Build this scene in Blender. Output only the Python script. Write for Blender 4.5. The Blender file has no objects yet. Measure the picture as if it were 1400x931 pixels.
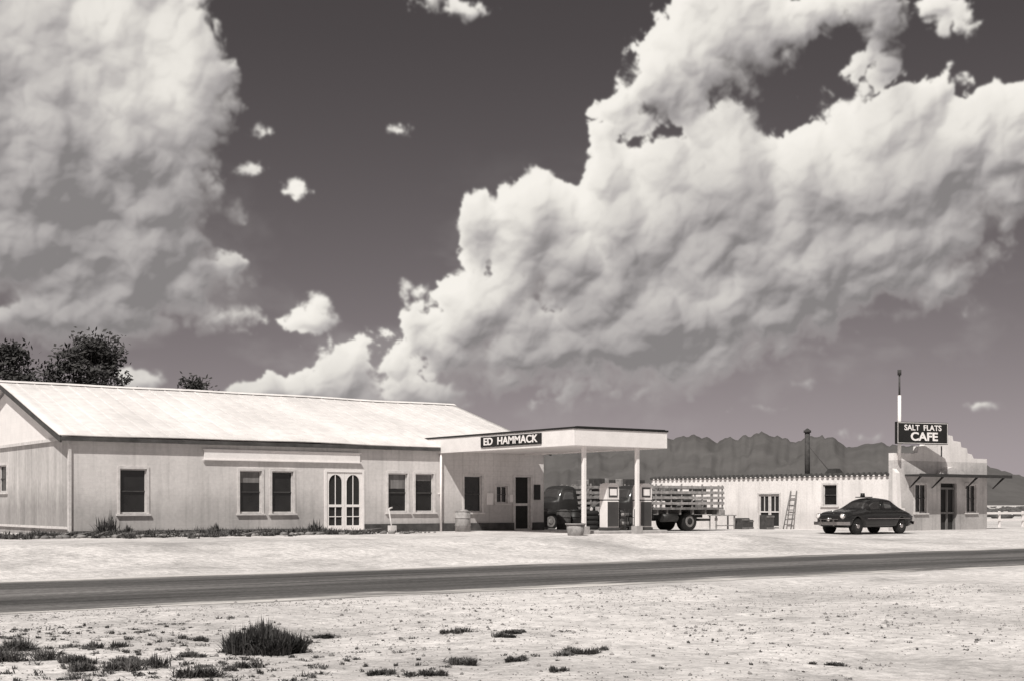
import bpy, math, random
import numpy as np
from mathutils import Vector, Matrix, noise
random.seed(7)
sc = bpy.context.scene
col = sc.collection

# ------------------------------------------------------------------ helpers
def empty(name, loc=(0,0,0), rz=0.0):
    e = bpy.data.objects.new(name, None); col.objects.link(e)
    e.location = loc; e.rotation_euler = (0,0,rz); e.empty_display_size = .5
    return e

class MB:
    def __init__(s): s.v=[]; s.f=[]; s.m=[]; s.s=[]
    def poly(s, pts, mi=0, sm=False):
        b=len(s.v); s.v += [tuple(p) for p in pts]; s.f.append(tuple(range(b,b+len(pts)))); s.m.append(mi); s.s.append(sm)
    def hexa(s, P, mi=0):
        b=len(s.v); s.v += [tuple(p) for p in P]
        for q in ((0,3,2,1),(4,5,6,7),(0,1,5,4),(1,2,6,5),(2,3,7,6),(3,0,4,7)):
            s.f.append(tuple(b+i for i in q)); s.m.append(mi); s.s.append(False)
    def box(s,x0,x1,y0,y1,z0,z1,mi=0):
        s.hexa([(x0,y0,z0),(x1,y0,z0),(x1,y1,z0),(x0,y1,z0),(x0,y0,z1),(x1,y0,z1),(x1,y1,z1),(x0,y1,z1)],mi)
    def fbox(s,fr,a0,a1,d0,d1,z0,z1,mi=0):
        s.hexa([fr(a0,d0,z0),fr(a1,d0,z0),fr(a1,d1,z0),fr(a0,d1,z0),fr(a0,d0,z1),fr(a1,d0,z1),fr(a1,d1,z1),fr(a0,d1,z1)],mi)
    def prism(s, pts2, fr, d0, d1, mi=0):
        A=[fr(a,d0,z) for a,z in pts2]; B=[fr(a,d1,z) for a,z in pts2]
        s.poly(A,mi); s.poly(B[::-1],mi)
        n=len(A)
        for i in range(n):
            j=(i+1)%n; s.poly([A[i],B[i],B[j],A[j]],mi)
    def cyl(s,p0,p1,r0,r1=None,n=12,mi=0,caps=True):
        if r1 is None: r1=r0
        p0=Vector(p0);p1=Vector(p1); ax=(p1-p0)
        if ax.length<1e-6: return
        ax.normalize(); u=ax.orthogonal().normalized(); w=ax.cross(u)
        b=len(s.v)
        for p,r in ((p0,r0),(p1,r1)):
            for i in range(n):
                a=2*math.pi*i/n; s.v.append(tuple(p+u*(r*math.cos(a))+w*(r*math.sin(a))))
        for i in range(n):
            j=(i+1)%n; s.f.append((b+i,b+j,b+n+j,b+n+i)); s.m.append(mi); s.s.append(True)
        if caps:
            s.f.append(tuple(b+i for i in range(n))[::-1]); s.m.append(mi); s.s.append(False)
            s.f.append(tuple(b+n+i for i in range(n))); s.m.append(mi); s.s.append(False)
    def tube(s,pts,r,n=8,mi=0):
        for a,b in zip(pts[:-1],pts[1:]): s.cyl(a,b,r,r,n,mi)
    def ball(s,c,r,mi=0,n=10,sx=1,sy=1,sz=1):
        b=len(s.v); k=n//2+1
        for i in range(k+1):
            ph=math.pi*i/k
            for j in range(n):
                th=2*math.pi*j/n
                s.v.append((c[0]+sx*r*math.sin(ph)*math.cos(th),c[1]+sy*r*math.sin(ph)*math.sin(th),c[2]+sz*r*math.cos(ph)))
        for i in range(k):
            for j in range(n):
                j2=(j+1)%n
                s.f.append((b+i*n+j,b+(i+1)*n+j,b+(i+1)*n+j2,b+i*n+j2)); s.m.append(mi); s.s.append(True)
    def ring(s,c,axis,R,r,mi=0,n=20,k=8):
        c=Vector(c); ax=Vector(axis).normalized(); u=ax.orthogonal().normalized(); w=ax.cross(u); b=len(s.v)
        for i in range(n):
            a=2*math.pi*i/n; d=u*math.cos(a)+w*math.sin(a)
            for j in range(k):
                t=2*math.pi*j/k; s.v.append(tuple(c+d*(R+r*math.cos(t))+ax*(r*1.1*math.sin(t))))
        for i in range(n):
            for j in range(k):
                i2=(i+1)%n;j2=(j+1)%k; s.f.append((b+i*k+j,b+i2*k+j,b+i2*k+j2,b+i*k+j2)); s.m.append(mi); s.s.append(True)
    def obj(s,name,mats,parent=None,bevel=0,recalc=True):
        me=bpy.data.meshes.new(name); me.from_pydata(s.v,[],s.f)
        for m in mats: me.materials.append(m)
        me.polygons.foreach_set('material_index',s.m); me.polygons.foreach_set('use_smooth',s.s)
        if recalc:
            import bmesh
            bm=bmesh.new(); bm.from_mesh(me); bmesh.ops.recalc_face_normals(bm,faces=bm.faces); bm.to_mesh(me); bm.free()
        me.update()
        o=bpy.data.objects.new(name,me); col.objects.link(o)
        if parent: o.parent=parent
        if bevel:
            md=o.modifiers.new('bev','BEVEL'); md.width=bevel; md.segments=2; md.limit_method='ANGLE'; md.angle_limit=math.radians(50)
        return o

def sm(a,b,x):
    t=max(0,min(1,(x-a)/(b-a))); return t*t*(3-2*t)
def math_(nt,op,a,b=None,c=None):
    n=nt.nodes.new('ShaderNodeMath'); n.operation=op
    for i,q in enumerate((a,b,c)):
        if q is None: continue
        if isinstance(q,(int,float)): n.inputs[i].default_value=q
        else: nt.links.new(q,n.inputs[i])
    return n.outputs[0]

TINT=(1.0,.955,.94)
def mat(name, g, g2=None, scale=2.0, detail=6, rough=.85, bump=0, bscale=30, stripe=None, stretch=(1,1,1), spec=.3, metallic=0, speck=0, speckscale=80, dirt=None):
    m=bpy.data.materials.new(name); m.use_nodes=True; nt=m.node_tree; L=nt.links
    p=nt.nodes['Principled BSDF']; p.inputs['Roughness'].default_value=rough
    p.inputs['Specular IOR Level'].default_value=spec; p.inputs['Metallic'].default_value=metallic
    c=lambda v:(v*TINT[0],v*TINT[1],v*TINT[2],1)
    tc=nt.nodes.new('ShaderNodeTexCoord'); mp=nt.nodes.new('ShaderNodeMapping'); mp.inputs['Scale'].default_value=stretch
    L.new(tc.outputs['Object'],mp.inputs[0])
    if g2 is None: g2=g*.8
    n=nt.nodes.new('ShaderNodeTexNoise'); n.inputs['Scale'].default_value=scale; n.inputs['Detail'].default_value=detail; n.inputs['Roughness'].default_value=.6
    L.new(mp.outputs[0],n.inputs['Vector'])
    r=nt.nodes.new('ShaderNodeValToRGB'); r.color_ramp.elements[0].position=.33; r.color_ramp.elements[1].position=.66
    r.color_ramp.elements[0].color=c(g2); r.color_ramp.elements[1].color=c(g)
    L.new(n.outputs[0],r.inputs[0]); cur=r.outputs[0]
    def scl(cur,s):
        vm=nt.nodes.new('ShaderNodeVectorMath'); vm.operation='SCALE'; L.new(cur,vm.inputs[0]); L.new(s,vm.inputs['Scale']); return vm.outputs[0]
    if speck:
        n2=nt.nodes.new('ShaderNodeTexNoise'); n2.inputs['Scale'].default_value=speckscale; n2.inputs['Detail'].default_value=3
        L.new(tc.outputs['Object'],n2.inputs['Vector'])
        mr=nt.nodes.new('ShaderNodeMapRange'); mr.inputs[1].default_value=.3; mr.inputs[2].default_value=.7; mr.inputs[3].default_value=1-speck; mr.inputs[4].default_value=1+speck*.6
        L.new(n2.outputs[0],mr.inputs[0]); cur=scl(cur,mr.outputs[0])
    if dirt:
        sz=nt.nodes.new('ShaderNodeSeparateXYZ'); L.new(tc.outputs['Object'],sz.inputs[0])
        n4=nt.nodes.new('ShaderNodeTexNoise'); n4.inputs['Scale'].default_value=2.2; n4.inputs['Detail'].default_value=5; L.new(tc.outputs['Object'],n4.inputs['Vector'])
        zz=math_(nt,'SUBTRACT',sz.outputs[2],math_(nt,'MULTIPLY',n4.outputs[0],.9))
        mr=nt.nodes.new('ShaderNodeMapRange'); mr.inputs[1].default_value=dirt[0]-.45; mr.inputs[2].default_value=dirt[0]+.45; mr.inputs[3].default_value=1-dirt[2]; mr.inputs[4].default_value=1
        L.new(zz,mr.inputs[0]); cur=scl(cur,mr.outputs[0])
        n5=nt.nodes.new('ShaderNodeTexNoise'); n5.inputs['Scale'].default_value=1; n5.inputs['Detail'].default_value=5
        mp2=nt.nodes.new('ShaderNodeMapping'); mp2.inputs['Scale'].default_value=(7,7,.35); L.new(tc.outputs['Object'],mp2.inputs[0]); L.new(mp2.outputs[0],n5.inputs['Vector'])
        mr=nt.nodes.new('ShaderNodeMapRange'); mr.inputs[1].default_value=.52; mr.inputs[2].default_value=.72; mr.inputs[3].default_value=1; mr.inputs[4].default_value=1-dirt[2]*.6
        L.new(n5.outputs[0],mr.inputs[0]); cur=scl(cur,mr.outputs[0])
    h=None
    if bump:
        n3=nt.nodes.new('ShaderNodeTexNoise'); n3.inputs['Scale'].default_value=bscale; n3.inputs['Detail'].default_value=5
        L.new(tc.outputs['Object'],n3.inputs['Vector'])
        b=nt.nodes.new('ShaderNodeBump'); b.inputs['Strength'].default_value=bump; b.inputs['Distance'].default_value=.03
        L.new(n3.outputs[0],b.inputs['Height']); h=b
    if stripe:
        axis,period,prof,bs,dark=stripe
        w=nt.nodes.new('ShaderNodeTexWave'); w.wave_type='BANDS'; w.bands_direction=axis; w.wave_profile=prof
        w.inputs['Scale'].default_value=.314/period; w.inputs['Distortion'].default_value=.15; w.inputs['Detail Scale'].default_value=.4
        L.new(tc.outputs['Object'],w.inputs['Vector'])
        b=nt.nodes.new('ShaderNodeBump'); b.inputs['Strength'].default_value=bs; b.inputs['Distance'].default_value=.02
        L.new(w.outputs[1],b.inputs['Height'])
        if h: L.new(h.outputs[0],b.inputs['Normal'])
        h=b
        if dark:
            mr=nt.nodes.new('ShaderNodeMapRange'); mr.inputs[1].default_value=0; mr.inputs[2].default_value=.12; mr.inputs[3].default_value=1-dark; mr.inputs[4].default_value=1
            L.new(w.outputs[1],mr.inputs[0]); cur=scl(cur,mr.outputs[0])
    L.new(cur,p.inputs['Base Color'])
    if h: L.new(h.outputs[0],p.inputs['Normal'])
    return m

m_siding = mat('white_siding',.72,.56,scale=.8,rough=.8,bump=.15,stripe=('Z',.2,'SAW',.3,.08),stretch=(1,1,.35),speck=.08,speckscale=9,dirt=(1.2,3.6,.28))
m_endwall= mat('sheet_metal_wall',.60,.40,scale=1.0,stripe=('Y',.16,'SIN',.35,0),stretch=(1,1.6,.2),speck=.1,speckscale=6,dirt=(1.4,3.6,.36))
m_gable  = mat('gable_boards',.82,.74,scale=2,stripe=('Z',.2,'SAW',.3,.06))
m_roof   = mat('painted_metal_roof',.82,.66,scale=.5,rough=.6,bump=.1,bscale=8,stripe=('X',.62,'SIN',.2,.05),stretch=(1,.3,.3),speck=.10,speckscale=3)
m_white  = mat('white_paint',.84,.76,scale=3,rough=.6,bump=.08,speck=.05,speckscale=20)
m_trim   = mat('trim_paint',.66,.5,scale=6)
m_dark   = mat('dark_trim',.045,.03,scale=5)
m_skirt  = mat('foundation',.085,.04,scale=3,bump=.5)
m_glass  = mat('window_glass',.022,.012,scale=1.5,rough=.22,spec=.5)
m_screen = mat('insect_screen',.03,.018,scale=30,rough=.9)
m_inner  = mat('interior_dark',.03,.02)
m_black  = mat('black_paint',.018,.012,rough=.5)
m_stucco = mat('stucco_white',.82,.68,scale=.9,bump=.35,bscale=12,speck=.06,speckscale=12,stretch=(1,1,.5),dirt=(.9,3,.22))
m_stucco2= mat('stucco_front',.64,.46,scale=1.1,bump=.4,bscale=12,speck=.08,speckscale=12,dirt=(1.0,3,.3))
m_wood   = mat('weathered_wood',.22,.12,scale=5,stretch=(1,1,.2),bump=.4)
m_woodl  = mat('pale_wood',.38,.20,scale=5,bump=.3)
m_tire   = mat('tire_rubber',.02,.014)
m_chrome = mat('chrome',.6,.5,rough=.2,metallic=1.0)
m_car    = mat('car_paint',.018,.012,rough=.22,spec=.5)
m_truck  = mat('truck_paint',.03,.018,rough=.45)
m_pump   = mat('pump_paint',.78,.68,rough=.4)
m_pumpd  = mat('pump_dark_paint',.07,.05,rough=.4)
m_conc   = mat('concrete',.42,.3,scale=5,bump=.3)
m_rust   = mat('rusty_metal',.08,.045,scale=6,bump=.3)
m_leaf   = mat('tree_leaves',.05,.02,scale=1.2,rough=.7)
m_bark   = mat('bark',.08,.05,bump=.5)
m_scrub  = mat('scrub_leaves',.13,.045,scale=3)
m_scrubd = mat('bush_leaves',.07,.028,scale=5)
m_stone  = mat('stones',.32,.11,scale=3)

def frameY(p):   return lambda s,d,z:(s,p+d,z)
def frameX(x):   return lambda s,d,z:(x+d,s,z)

def wall(mb,fr,s0,s1,z0,z1,ops,th=.15,mi=0):
    S=sorted(set([s0,s1]+[v for o in ops for v in o[:2]])); Z=sorted(set([z0,z1]+[v for o in ops for v in o[2:4]]))
    for a,b in zip(S[:-1],S[1:]):
        for c,d in zip(Z[:-1],Z[1:]):
            cs,cz=(a+b)/2,(c+d)/2
            if any(o[0]<cs<o[1] and o[2]<cz<o[3] for o in ops): continue
            for dd in (0,th): mb.poly([fr(a,dd,c),fr(b,dd,c),fr(b,dd,d),fr(a,dd,d)],mi)
    for o in ops+[(s0,s1,z0,z1)]:
        a,b,c,d=o[:4]
        mb.poly([fr(a,0,c),fr(a,th,c),fr(a,th,d),fr(a,0,d)],mi); mb.poly([fr(b,0,c),fr(b,th,c),fr(b,th,d),fr(b,0,d)],mi)
        mb.poly([fr(a,0,c),fr(b,0,c),fr(b,th,c),fr(a,th,c)],mi); mb.poly([fr(a,0,d),fr(b,0,d),fr(b,th,d),fr(a,th,d)],mi)

def window(name,fr,o,parent,trim=m_trim,cas=.07,glass=m_glass,mull=False,blind=0):
    a,b,c,d=o; mb=MB(); e=.012
    mb.fbox(fr,a-cas,a+e,-.03,.04,c-.0,d+cas); mb.fbox(fr,b-e,b+cas,-.03,.04,c-.0,d+cas)
    mb.fbox(fr,a+e,b-e,-.032,.042,d-e,d+cas+.01)
    mb.fbox(fr,a-cas-.04,b+cas+.04,-.08,.05,c-.06,c+.0)
    mb.fbox(fr,a+e,a+.055,.05,.09,c,d-e); mb.fbox(fr,b-.055,b-e,.05,.09,c,d-e)
    mb.fbox(fr,a+.055,b-.055,.05,.09,c,c+.06); mb.fbox(fr,a+.055,b-.055,.05,.09,d-.055,d-e)
    mz=(c+d)/2; mb.fbox(fr,a+.055,b-.055,.048,.085,mz-.018,mz+.018,2)
    if mull: mb.fbox(fr,(a+b)/2-.015,(a+b)/2+.015,.052,.083,c+.06,d-.055)
    if blind: mb.fbox(fr,a+.07,b-.07,.090,.094,d-.07-blind,d-.07,3)
    mb.fbox(fr,a,b,.10,.11,c,d,1)
    return mb.obj(name,[trim,glass,m_rust,m_wood],parent)

def text(name,body,size,loc,rot,m,parent,sx=1.0,off=.0):
    cu=bpy.data.curves.new(name,'FONT'); cu.body=body; cu.size=size; cu.align_x='CENTER'; cu.align_y='CENTER'; cu.extrude=.008; cu.offset=off
    o=bpy.data.objects.new(name+'_t',cu); col.objects.link(o); bpy.context.view_layer.update()
    dg=bpy.context.evaluated_depsgraph_get(); me=bpy.data.meshes.new_from_object(o.evaluated_get(dg)); bpy.data.objects.remove(o)
    me.materials.clear(); me.materials.append(m)
    t=bpy.data.objects.new(name,me); col.objects.link(t); t.location=loc; t.rotation_euler=rot; t.scale=(sx,1,1)
    if parent: t.parent=parent
    return t

# ------------------------------------------------------------------ terrain (X along the road, Y away from it)
ROAD0,ROAD1=18.7,26.7
def gh(x,y):
    A=.5-.22*sm(32,42,x); end=33.5+8*sm(32,42,x)
    h=A*sm(27.4,end,y)
    k=1-sm(15.5,18.3,y)*(1-sm(27.2,30,y))
    far=1-sm(60,150,math.hypot(x,y))
    h+=k*far*(.08*noise.noise((x*.25,y*.25,0))+.034*noise.noise((x*1.1,y*1.1,5))+.016*noise.noise((x*3.1,y*3.1,5)))*(1-.8*sm(31,36,y))
    h+=.06*math.exp(-((y-27.9-.3*noise.noise((x*.3,0,1)))/.35)**2)*(1+.8*noise.noise((x*.9,y,4)))
    h+=.04*math.exp(-((y-17.4-.4*noise.noise((x*.3,7,1)))/.4)**2)*(1+.8*noise.noise((x*1.1,y,9)))
    return h
def axis(lo,hi,segs,far):
    a=[];x=lo
    for e,st in segs:
        while x<e-1e-6: a.append(x); x+=st
    a.append(x); st=segs[-1][1]
    while x<far: st*=1.35; x+=st; a.append(x)
    x=lo; st=segs[0][1]; pre=[]
    while x>-far: st*=1.4; x-=st; pre.append(x)
    return pre[::-1]+a
XS=axis(-5,75,[(18,.12),(38,.3),(75,.8)],9000); YS=axis(4,45,[(18.6,.1),(30,.2),(45,.5)],9000)
mb=MB(); nx=len(XS)
mb.v=[(x,y,gh(x,y)) for y in YS for x in XS]
for j in range(len(YS)-1):
    for i in range(nx-1):
        mb.f.append((j*nx+i,j*nx+i+1,(j+1)*nx+i+1,(j+1)*nx+i)); mb.m.append(0); mb.s.append(True)
m_ground=mat('caliche_ground',.76,.60,scale=.35,detail=10,rough=.95,bump=1.0,bscale=9,speck=.24,speckscale=7)
nt=m_ground.node_tree; L=nt.links; p=nt.nodes['Principled BSDF']
src=p.inputs['Base Color'].links[0].from_socket
tc=nt.nodes.new('ShaderNodeTexCoord')
def scaleby(cur,s):
    vm=nt.nodes.new('ShaderNodeVectorMath'); vm.operation='SCALE'; L.new(cur,vm.inputs[0]); L.new(s,vm.inputs['Scale']); return vm.outputs[0]
def noisemap(scale,detail,lo,hi,a,b,rough=.6):
    n=nt.nodes.new('ShaderNodeTexNoise'); n.inputs['Scale'].default_value=scale; n.inputs['Detail'].default_value=detail; n.inputs['Roughness'].default_value=rough; L.new(tc.outputs['Object'],n.inputs['Vector'])
    mr=nt.nodes.new('ShaderNodeMapRange'); mr.inputs[1].default_value=lo; mr.inputs[2].default_value=hi; mr.inputs[3].default_value=a; mr.inputs[4].default_value=b; L.new(n.outputs[0],mr.inputs[0]); return mr.outputs[0]
cur=src
for vs,thr,dk,ns,lo,hi in ((7,.18,.38,.8,.48,.58),(16,.20,.45,1.7,.50,.60)):
    v=nt.nodes.new('ShaderNodeTexVoronoi'); v.inputs['Scale'].default_value=vs; L.new(tc.outputs['Object'],v.inputs['Vector'])
    mr=nt.nodes.new('ShaderNodeMapRange'); mr.inputs[1].default_value=.03; mr.inputs[2].default_value=thr; mr.inputs[3].default_value=dk; mr.inputs[4].default_value=1
    L.new(v.outputs['Distance'],mr.inputs[0])
    mx=nt.nodes.new('ShaderNodeMix'); mx.inputs[2].default_value=1; L.new(noisemap(ns,5,lo,hi,0,1),mx.inputs[0]); L.new(mr.outputs[0],mx.inputs[3])
    cur=scaleby(cur,mx.outputs[0])
cur=scaleby(cur,noisemap(.22,9,.47,.66,1,.60,.7))
cur=scaleby(cur,noisemap(1.6,8,.50,.68,1,.70,.75))
cur=scaleby(cur,noisemap(38,3,.35,.65,.80,1.08,.7))
L.new(cur,p.inputs['Base Color'])
ground=mb.obj('ground',[m_ground],recalc=False)

# road
m_road=mat('asphalt',.19,.055,scale=1.3,detail=10,rough=.85,bump=.4,bscale=30,stretch=(.09,1.5,1),speck=.35,speckscale=10)
nt=m_road.node_tree; L=nt.links; p=nt.nodes['Principled BSDF']
src=p.inputs['Base Color'].links[0].from_socket
tc=nt.nodes.new('ShaderNodeTexCoord'); sx=nt.nodes.new('ShaderNodeSeparateXYZ'); L.new(tc.outputs['Object'],sx.inputs[0])
d=math_(nt,'ABSOLUTE',math_(nt,'SUBTRACT',sx.outputs[1],(ROAD0+ROAD1)/2))
lane=math_(nt,'ABSOLUTE',math_(nt,'SUBTRACT',d,1.9))
mr=nt.nodes.new('ShaderNodeMapRange'); mr.inputs[1].default_value=.2; mr.inputs[2].default_value=1.5; mr.inputs[3].default_value=.6; mr.inputs[4].default_value=1.15; L.new(lane,mr.inputs[0])
vm=nt.nodes.new('ShaderNodeVectorMath'); vm.operation='SCALE'; L.new(src,vm.inputs[0]); L.new(mr.outputs[0],vm.inputs['Scale']); src=vm.outputs[0]
n=nt.nodes.new('ShaderNodeTexNoise'); n.inputs['Scale'].default_value=1.0; n.inputs['Detail'].default_value=9; n.inputs['Roughness'].default_value=.65
mp=nt.nodes.new('ShaderNodeMapping'); mp.inputs['Scale'].default_value=(.3,1.8,1); L.new(tc.outputs['Object'],mp.inputs[0]); L.new(mp.outputs[0],n.inputs['Vector'])
e=math_(nt,'ADD',d,math_(nt,'MULTIPLY',math_(nt,'SUBTRACT',n.outputs[0],.5),3.6))
mr=nt.nodes.new('ShaderNodeMapRange'); mr.inputs[1].default_value=3.3; mr.inputs[2].default_value=4.1; L.new(e,mr.inputs[0])
mx=nt.nodes.new('ShaderNodeMix'); mx.data_type='RGBA'; L.new(mr.outputs[0],mx.inputs[0]); L.new(src,mx.inputs[6]); mx.inputs[7].default_value=(.64,.61,.59,1)
L.new(mx.outputs[2],p.inputs['Base Color'])
mb=MB(); xs=[-9000,-3000,-1000,-300,-100]+[-60+i*.8 for i in range(230)]+[160,260,500,1200,3500,9000]
for i,x in enumerate(xs):
    a=.22*noise.noise((x*.5,0,3))+.12*noise.noise((x*1.7,2,3)); b=.18*noise.noise((x*.5,9,3))
    mb.v+= [(x,ROAD0+a,.006),(x,20.5,.014),(x,22.7,.024),(x,25,.014),(x,ROAD1+b,.006)]
    if i:
        for k in range(4): mb.f.append(((i-1)*5+k,i*5+k,i*5+k+1,(i-1)*5+k+1)); mb.m.append(0); mb.s.append(True)
mb.obj('road',[m_road],recalc=False)

# ------------------------------------------------------------------ mountains
prof=[(-60,30),(-40,40),(-20,60),(-9.5,90),(-3.2,144),(1.4,167),(4.8,182),(6.8,206),(7.6,212),(9,196),(9.8,206),(10.7,222),(11.5,204),(12.1,190),(12.8,206),(13.4,207),(14.3,178),(15.5,184),(16.9,176),(18.2,183),(19,150),(20.1,108),(21.3,80),(24,52),(28,34),(45,28),(70,20)]
def pr(a):
    for (a0,h0),(a1,h1) in zip(prof[:-1],prof[1:]):
        if a0<=a<=a1:
            t=(a-a0)/(a1-a0); return h0+(h1-h0)*t
    return 20
mb=MB(); R=26; na=0; az=-58.0
while az<68:
    h0=pr(az)
    for k in range(R):
        t=k/(R-1); r=2500+1900*t
        if t<.8: s=(t/.8)**1.5
        else: s=1-(t-.8)*2.5
        aa=math.radians(az+35.75)
        nn=noise.fractal((az*.9,t*5,0),1,2,5)
        h=h0*s*(1+.3*nn*(1-abs(s)**3))+ h0*.06*noise.fractal((az*3,7,t*2),1,2,4)*s
        mb.v.append((r*math.sin(aa),r*math.cos(aa),h-2))
    if na:
        for k in range(R-1):
            a=(na-1)*R+k; mb.f.append((a,a+R,a+R+1,a+1)); mb.m.append(0); mb.s.append(True)
    na+=1; az+=.11 if -12<az<26 else .8
m_mtn=mat('mountain_rock',.125,.095,scale=.006,detail=9,rough=1,spec=0)
mb.obj('mountains',[m_mtn],recalc=False)

# ------------------------------------------------------------------ gas station building
B=empty('gas_station_building')
fY=frameY(42.0)
wins=[(14.58,15.50,1.2,2.68),(18.74,19.58,1.2,2.68),(19.94,20.78,1.2,2.68),(24.6,25.45,1.22,2.67),(25.77,26.6,1.22,2.67),(27.96,28.8,1.2,2.63),(29.47,30.03,1.55,2.25)]
doorS=(22.07,23.53,.56,2.68); doorE=(30.35,31.15,.56,2.6)
mb=MB(); wall(mb,fY,13.0,31.8,.4,3.66,wins+[doorS,doorE]); mb.obj('front_wall',[m_siding],B)
for i,o in enumerate(wins): window('window_%d'%(i+1),fY,o,B,mull=(i==6),blind=(0,.35,0,.5,.2,0,0)[i])
fX=frameX(12.998); ewin=[(49.3,50.4,1.95,2.95)]
mb=MB(); wall(mb,fX,42.002,56.0,.4,3.62,ewin,mi=0); mb.obj('end_wall',[m_endwall],B)
window('end_window',fX,ewin[0],B)
mb=MB(); mb.prism([(42.0,3.62),(56.0,3.62),(49,5.66)],frameX(12.96),0,.12); mb.obj('gable_wall',[m_gable],B)
mb=MB(); mb.box(12.90,12.955,41.96,56,3.56,3.66); mb.box(12.93,13.02,41.93,42.05,.4,3.56); mb.box(12.92,12.99,42.06,56,.72,.80); mb.obj('end_trim',[m_trim],B)
mb=MB(); wall(mb,frameX(31.65),42.152,56,.4,3.62,[]); mb.prism([(42.0,3.62),(56.0,3.62),(49,5.66)],frameX(31.7),0,.1); mb.box(13.16,31.64,55.85,56,.4,3.6); mb.obj('rear_walls',[m_siding],B)
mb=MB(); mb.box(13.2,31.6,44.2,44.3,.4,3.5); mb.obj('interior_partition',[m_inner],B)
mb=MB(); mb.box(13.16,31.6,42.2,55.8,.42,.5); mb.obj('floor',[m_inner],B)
def roof_sheet():
    x0,x1=12.6,32.1; nX=60
    def zz(y): return 3.62+(2.2)*(1-abs(y-49)/7.18)
    mb=MB(); ys=[41.82,43.6,45.4,47.2,49,50.8,52.6,54.4,56.18]
    W=[(x0+(x1-x0)*i/nX) for i in range(nX+1)]
    sg=lambda x,y:.045*noise.noise((x*.25,y*.3,1))
    for x in W:
        for y in ys: mb.v.append((x,y,zz(y)+sg(x,y)+.05))
    k=len(ys)
    for i in range(nX):
        for j in range(k-1): mb.f.append((i*k+j,(i+1)*k+j,(i+1)*k+j+1,i*k+j+1)); mb.m.append(0); mb.s.append(True)
    o=mb.obj('roof_sheets',[m_roof],B,recalc=False); md=o.modifiers.new('s','SOLIDIFY'); md.thickness=.05; md.offset=1
    mb=MB()
    for i in range(1,32):
        x=x0+i*.61
        for ya,yb in zip(ys[:4],ys[1:5]):
            za,zb=zz(ya)+sg(x,ya)+.10,zz(yb)+sg(x,yb)+.10
            mb.hexa([(x-.02,ya,za-.03),(x+.02,ya,za-.03),(x+.02,yb,zb-.03),(x-.02,yb,zb-.03),(x-.02,ya,za+.014),(x+.02,ya,za+.014),(x+.02,yb,zb+.014),(x-.02,yb,zb+.014)])
    mb.obj('roof_seams',[m_roof],B)
    mb=MB()
    for i,x in enumerate(W):
        z=zz(49)+.115+sg(x,49); mb.v+=[(x,48.78,z-.045),(x,49,z+.04),(x,49.22,z-.045)]
        if i:
            for q in (0,1): mb.f.append(((i-1)*3+q,i*3+q,i*3+q+1,(i-1)*3+q+1)); mb.m.append(0); mb.s.append(False)
    mb.obj('ridge_cap',[m_roof],B,recalc=False)
    mb=MB(); mb.box(x0+.02,26.78,41.80,41.86,3.52,3.64); mb.box(30.95,x1-.02,41.80,41.86,3.52,3.64)
    for x in (x0+.03,x1-.09):
        for sgn in (-1,1):
            y0,y1=49+sgn*7.16,49; mb.hexa([(x,y0,3.46),(x+.06,y0,3.46),(x+.06,y1,5.66),(x,y1,5.66),(x,y0,3.655),(x+.06,y0,3.655),(x+.06,y1,5.855),(x,y1,5.855)])
    mb.obj('fascia_boards',[m_skirt],B)
roof_sheet()
mb=MB(); mb.box(13.05,22.0,41.93,41.99,.35,.66); mb.box(23.6,30.3,41.93,41.99,.35,.80); mb.box(31.2,31.78,41.93,41.99,.35,.8); mb.obj('foundation_skirt',[m_skirt],B)
mb=MB(); mb.box(17.45,23.4,41.93,41.985,3.04,3.34); mb.box(17.40,23.45,41.90,41.96,3.34,3.38);mb.box(17.40,23.45,41.90,41.96,3.0,3.04); mb.obj('blank_signboard',[m_white],B)
mb=MB(); mb.cyl((26.86,41.90,.5),(26.86,41.90,3.5),.045); mb.box(26.80,26.92,41.9,42.0,1.9,1.94); mb.obj('downpipe',[m_white],B)
mb=MB(); a,b,c,d=doorS
mb.fbox(fY,a-.08,a+.012,-.03,.06,c,d+.08); mb.fbox(fY,b-.012,b+.08,-.03,.06,c,d+.08); mb.fbox(fY,a+.012,b-.012,-.03,.06,d-.012,d+.082)
mid=(a+b)/2
for s0,s1 in ((a+.02,mid-.005),(mid+.005,b-.02)):
    st=.085
    mb.fbox(fY,s0,s0+st,.0,.045,c+.02,d-.02); mb.fbox(fY,s1-st,s1,.0,.045,c+.02,d-.02)
    i0,i1=s0+st,s1-st; r=(i1-i0)/2; cx=(i0+i1)/2; top=d-.10; spring=top-r*1.1
    mb.fbox(fY,i0,i1,.0,.045,top,d-.02); mb.fbox(fY,i0,i1,.0,.045,c+.02,c+.20); mb.fbox(fY,i0,i1,.001,.044,c+.86,c+.95)
    for sg in (-1,1):
        pts=[(cx+sg*r,top)]+[(cx+sg*r*math.cos(t),spring+r*1.1*math.sin(t)) for t in [math.pi/2*k/8 for k in range(9)]]
        mb.prism(pts,fY,.001,.044)
    mb.fbox(fY,cx-.015,cx+.015,.01,.035,c+.20,c+.86); mb.fbox(fY,i0,i1,.011,.034,c+.5,c+.53); mb.fbox(fY,cx-.012,cx+.012,.01,.035,c+.95,top)
    mb.fbox(fY,s0+.01,s1-.01,.05,.055,c+.03,d-.03,1)
mb.obj('screen_doors',[m_white,m_screen],B)
mb=MB(); a,b,c,d=doorE
mb.fbox(fY,a-.08,a+.012,-.03,.06,c,d+.08); mb.fbox(fY,b-.012,b+.08,-.03,.06,c,d+.08); mb.fbox(fY,a+.012,b-.012,-.03,.06,d-.012,d+.082)
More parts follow.
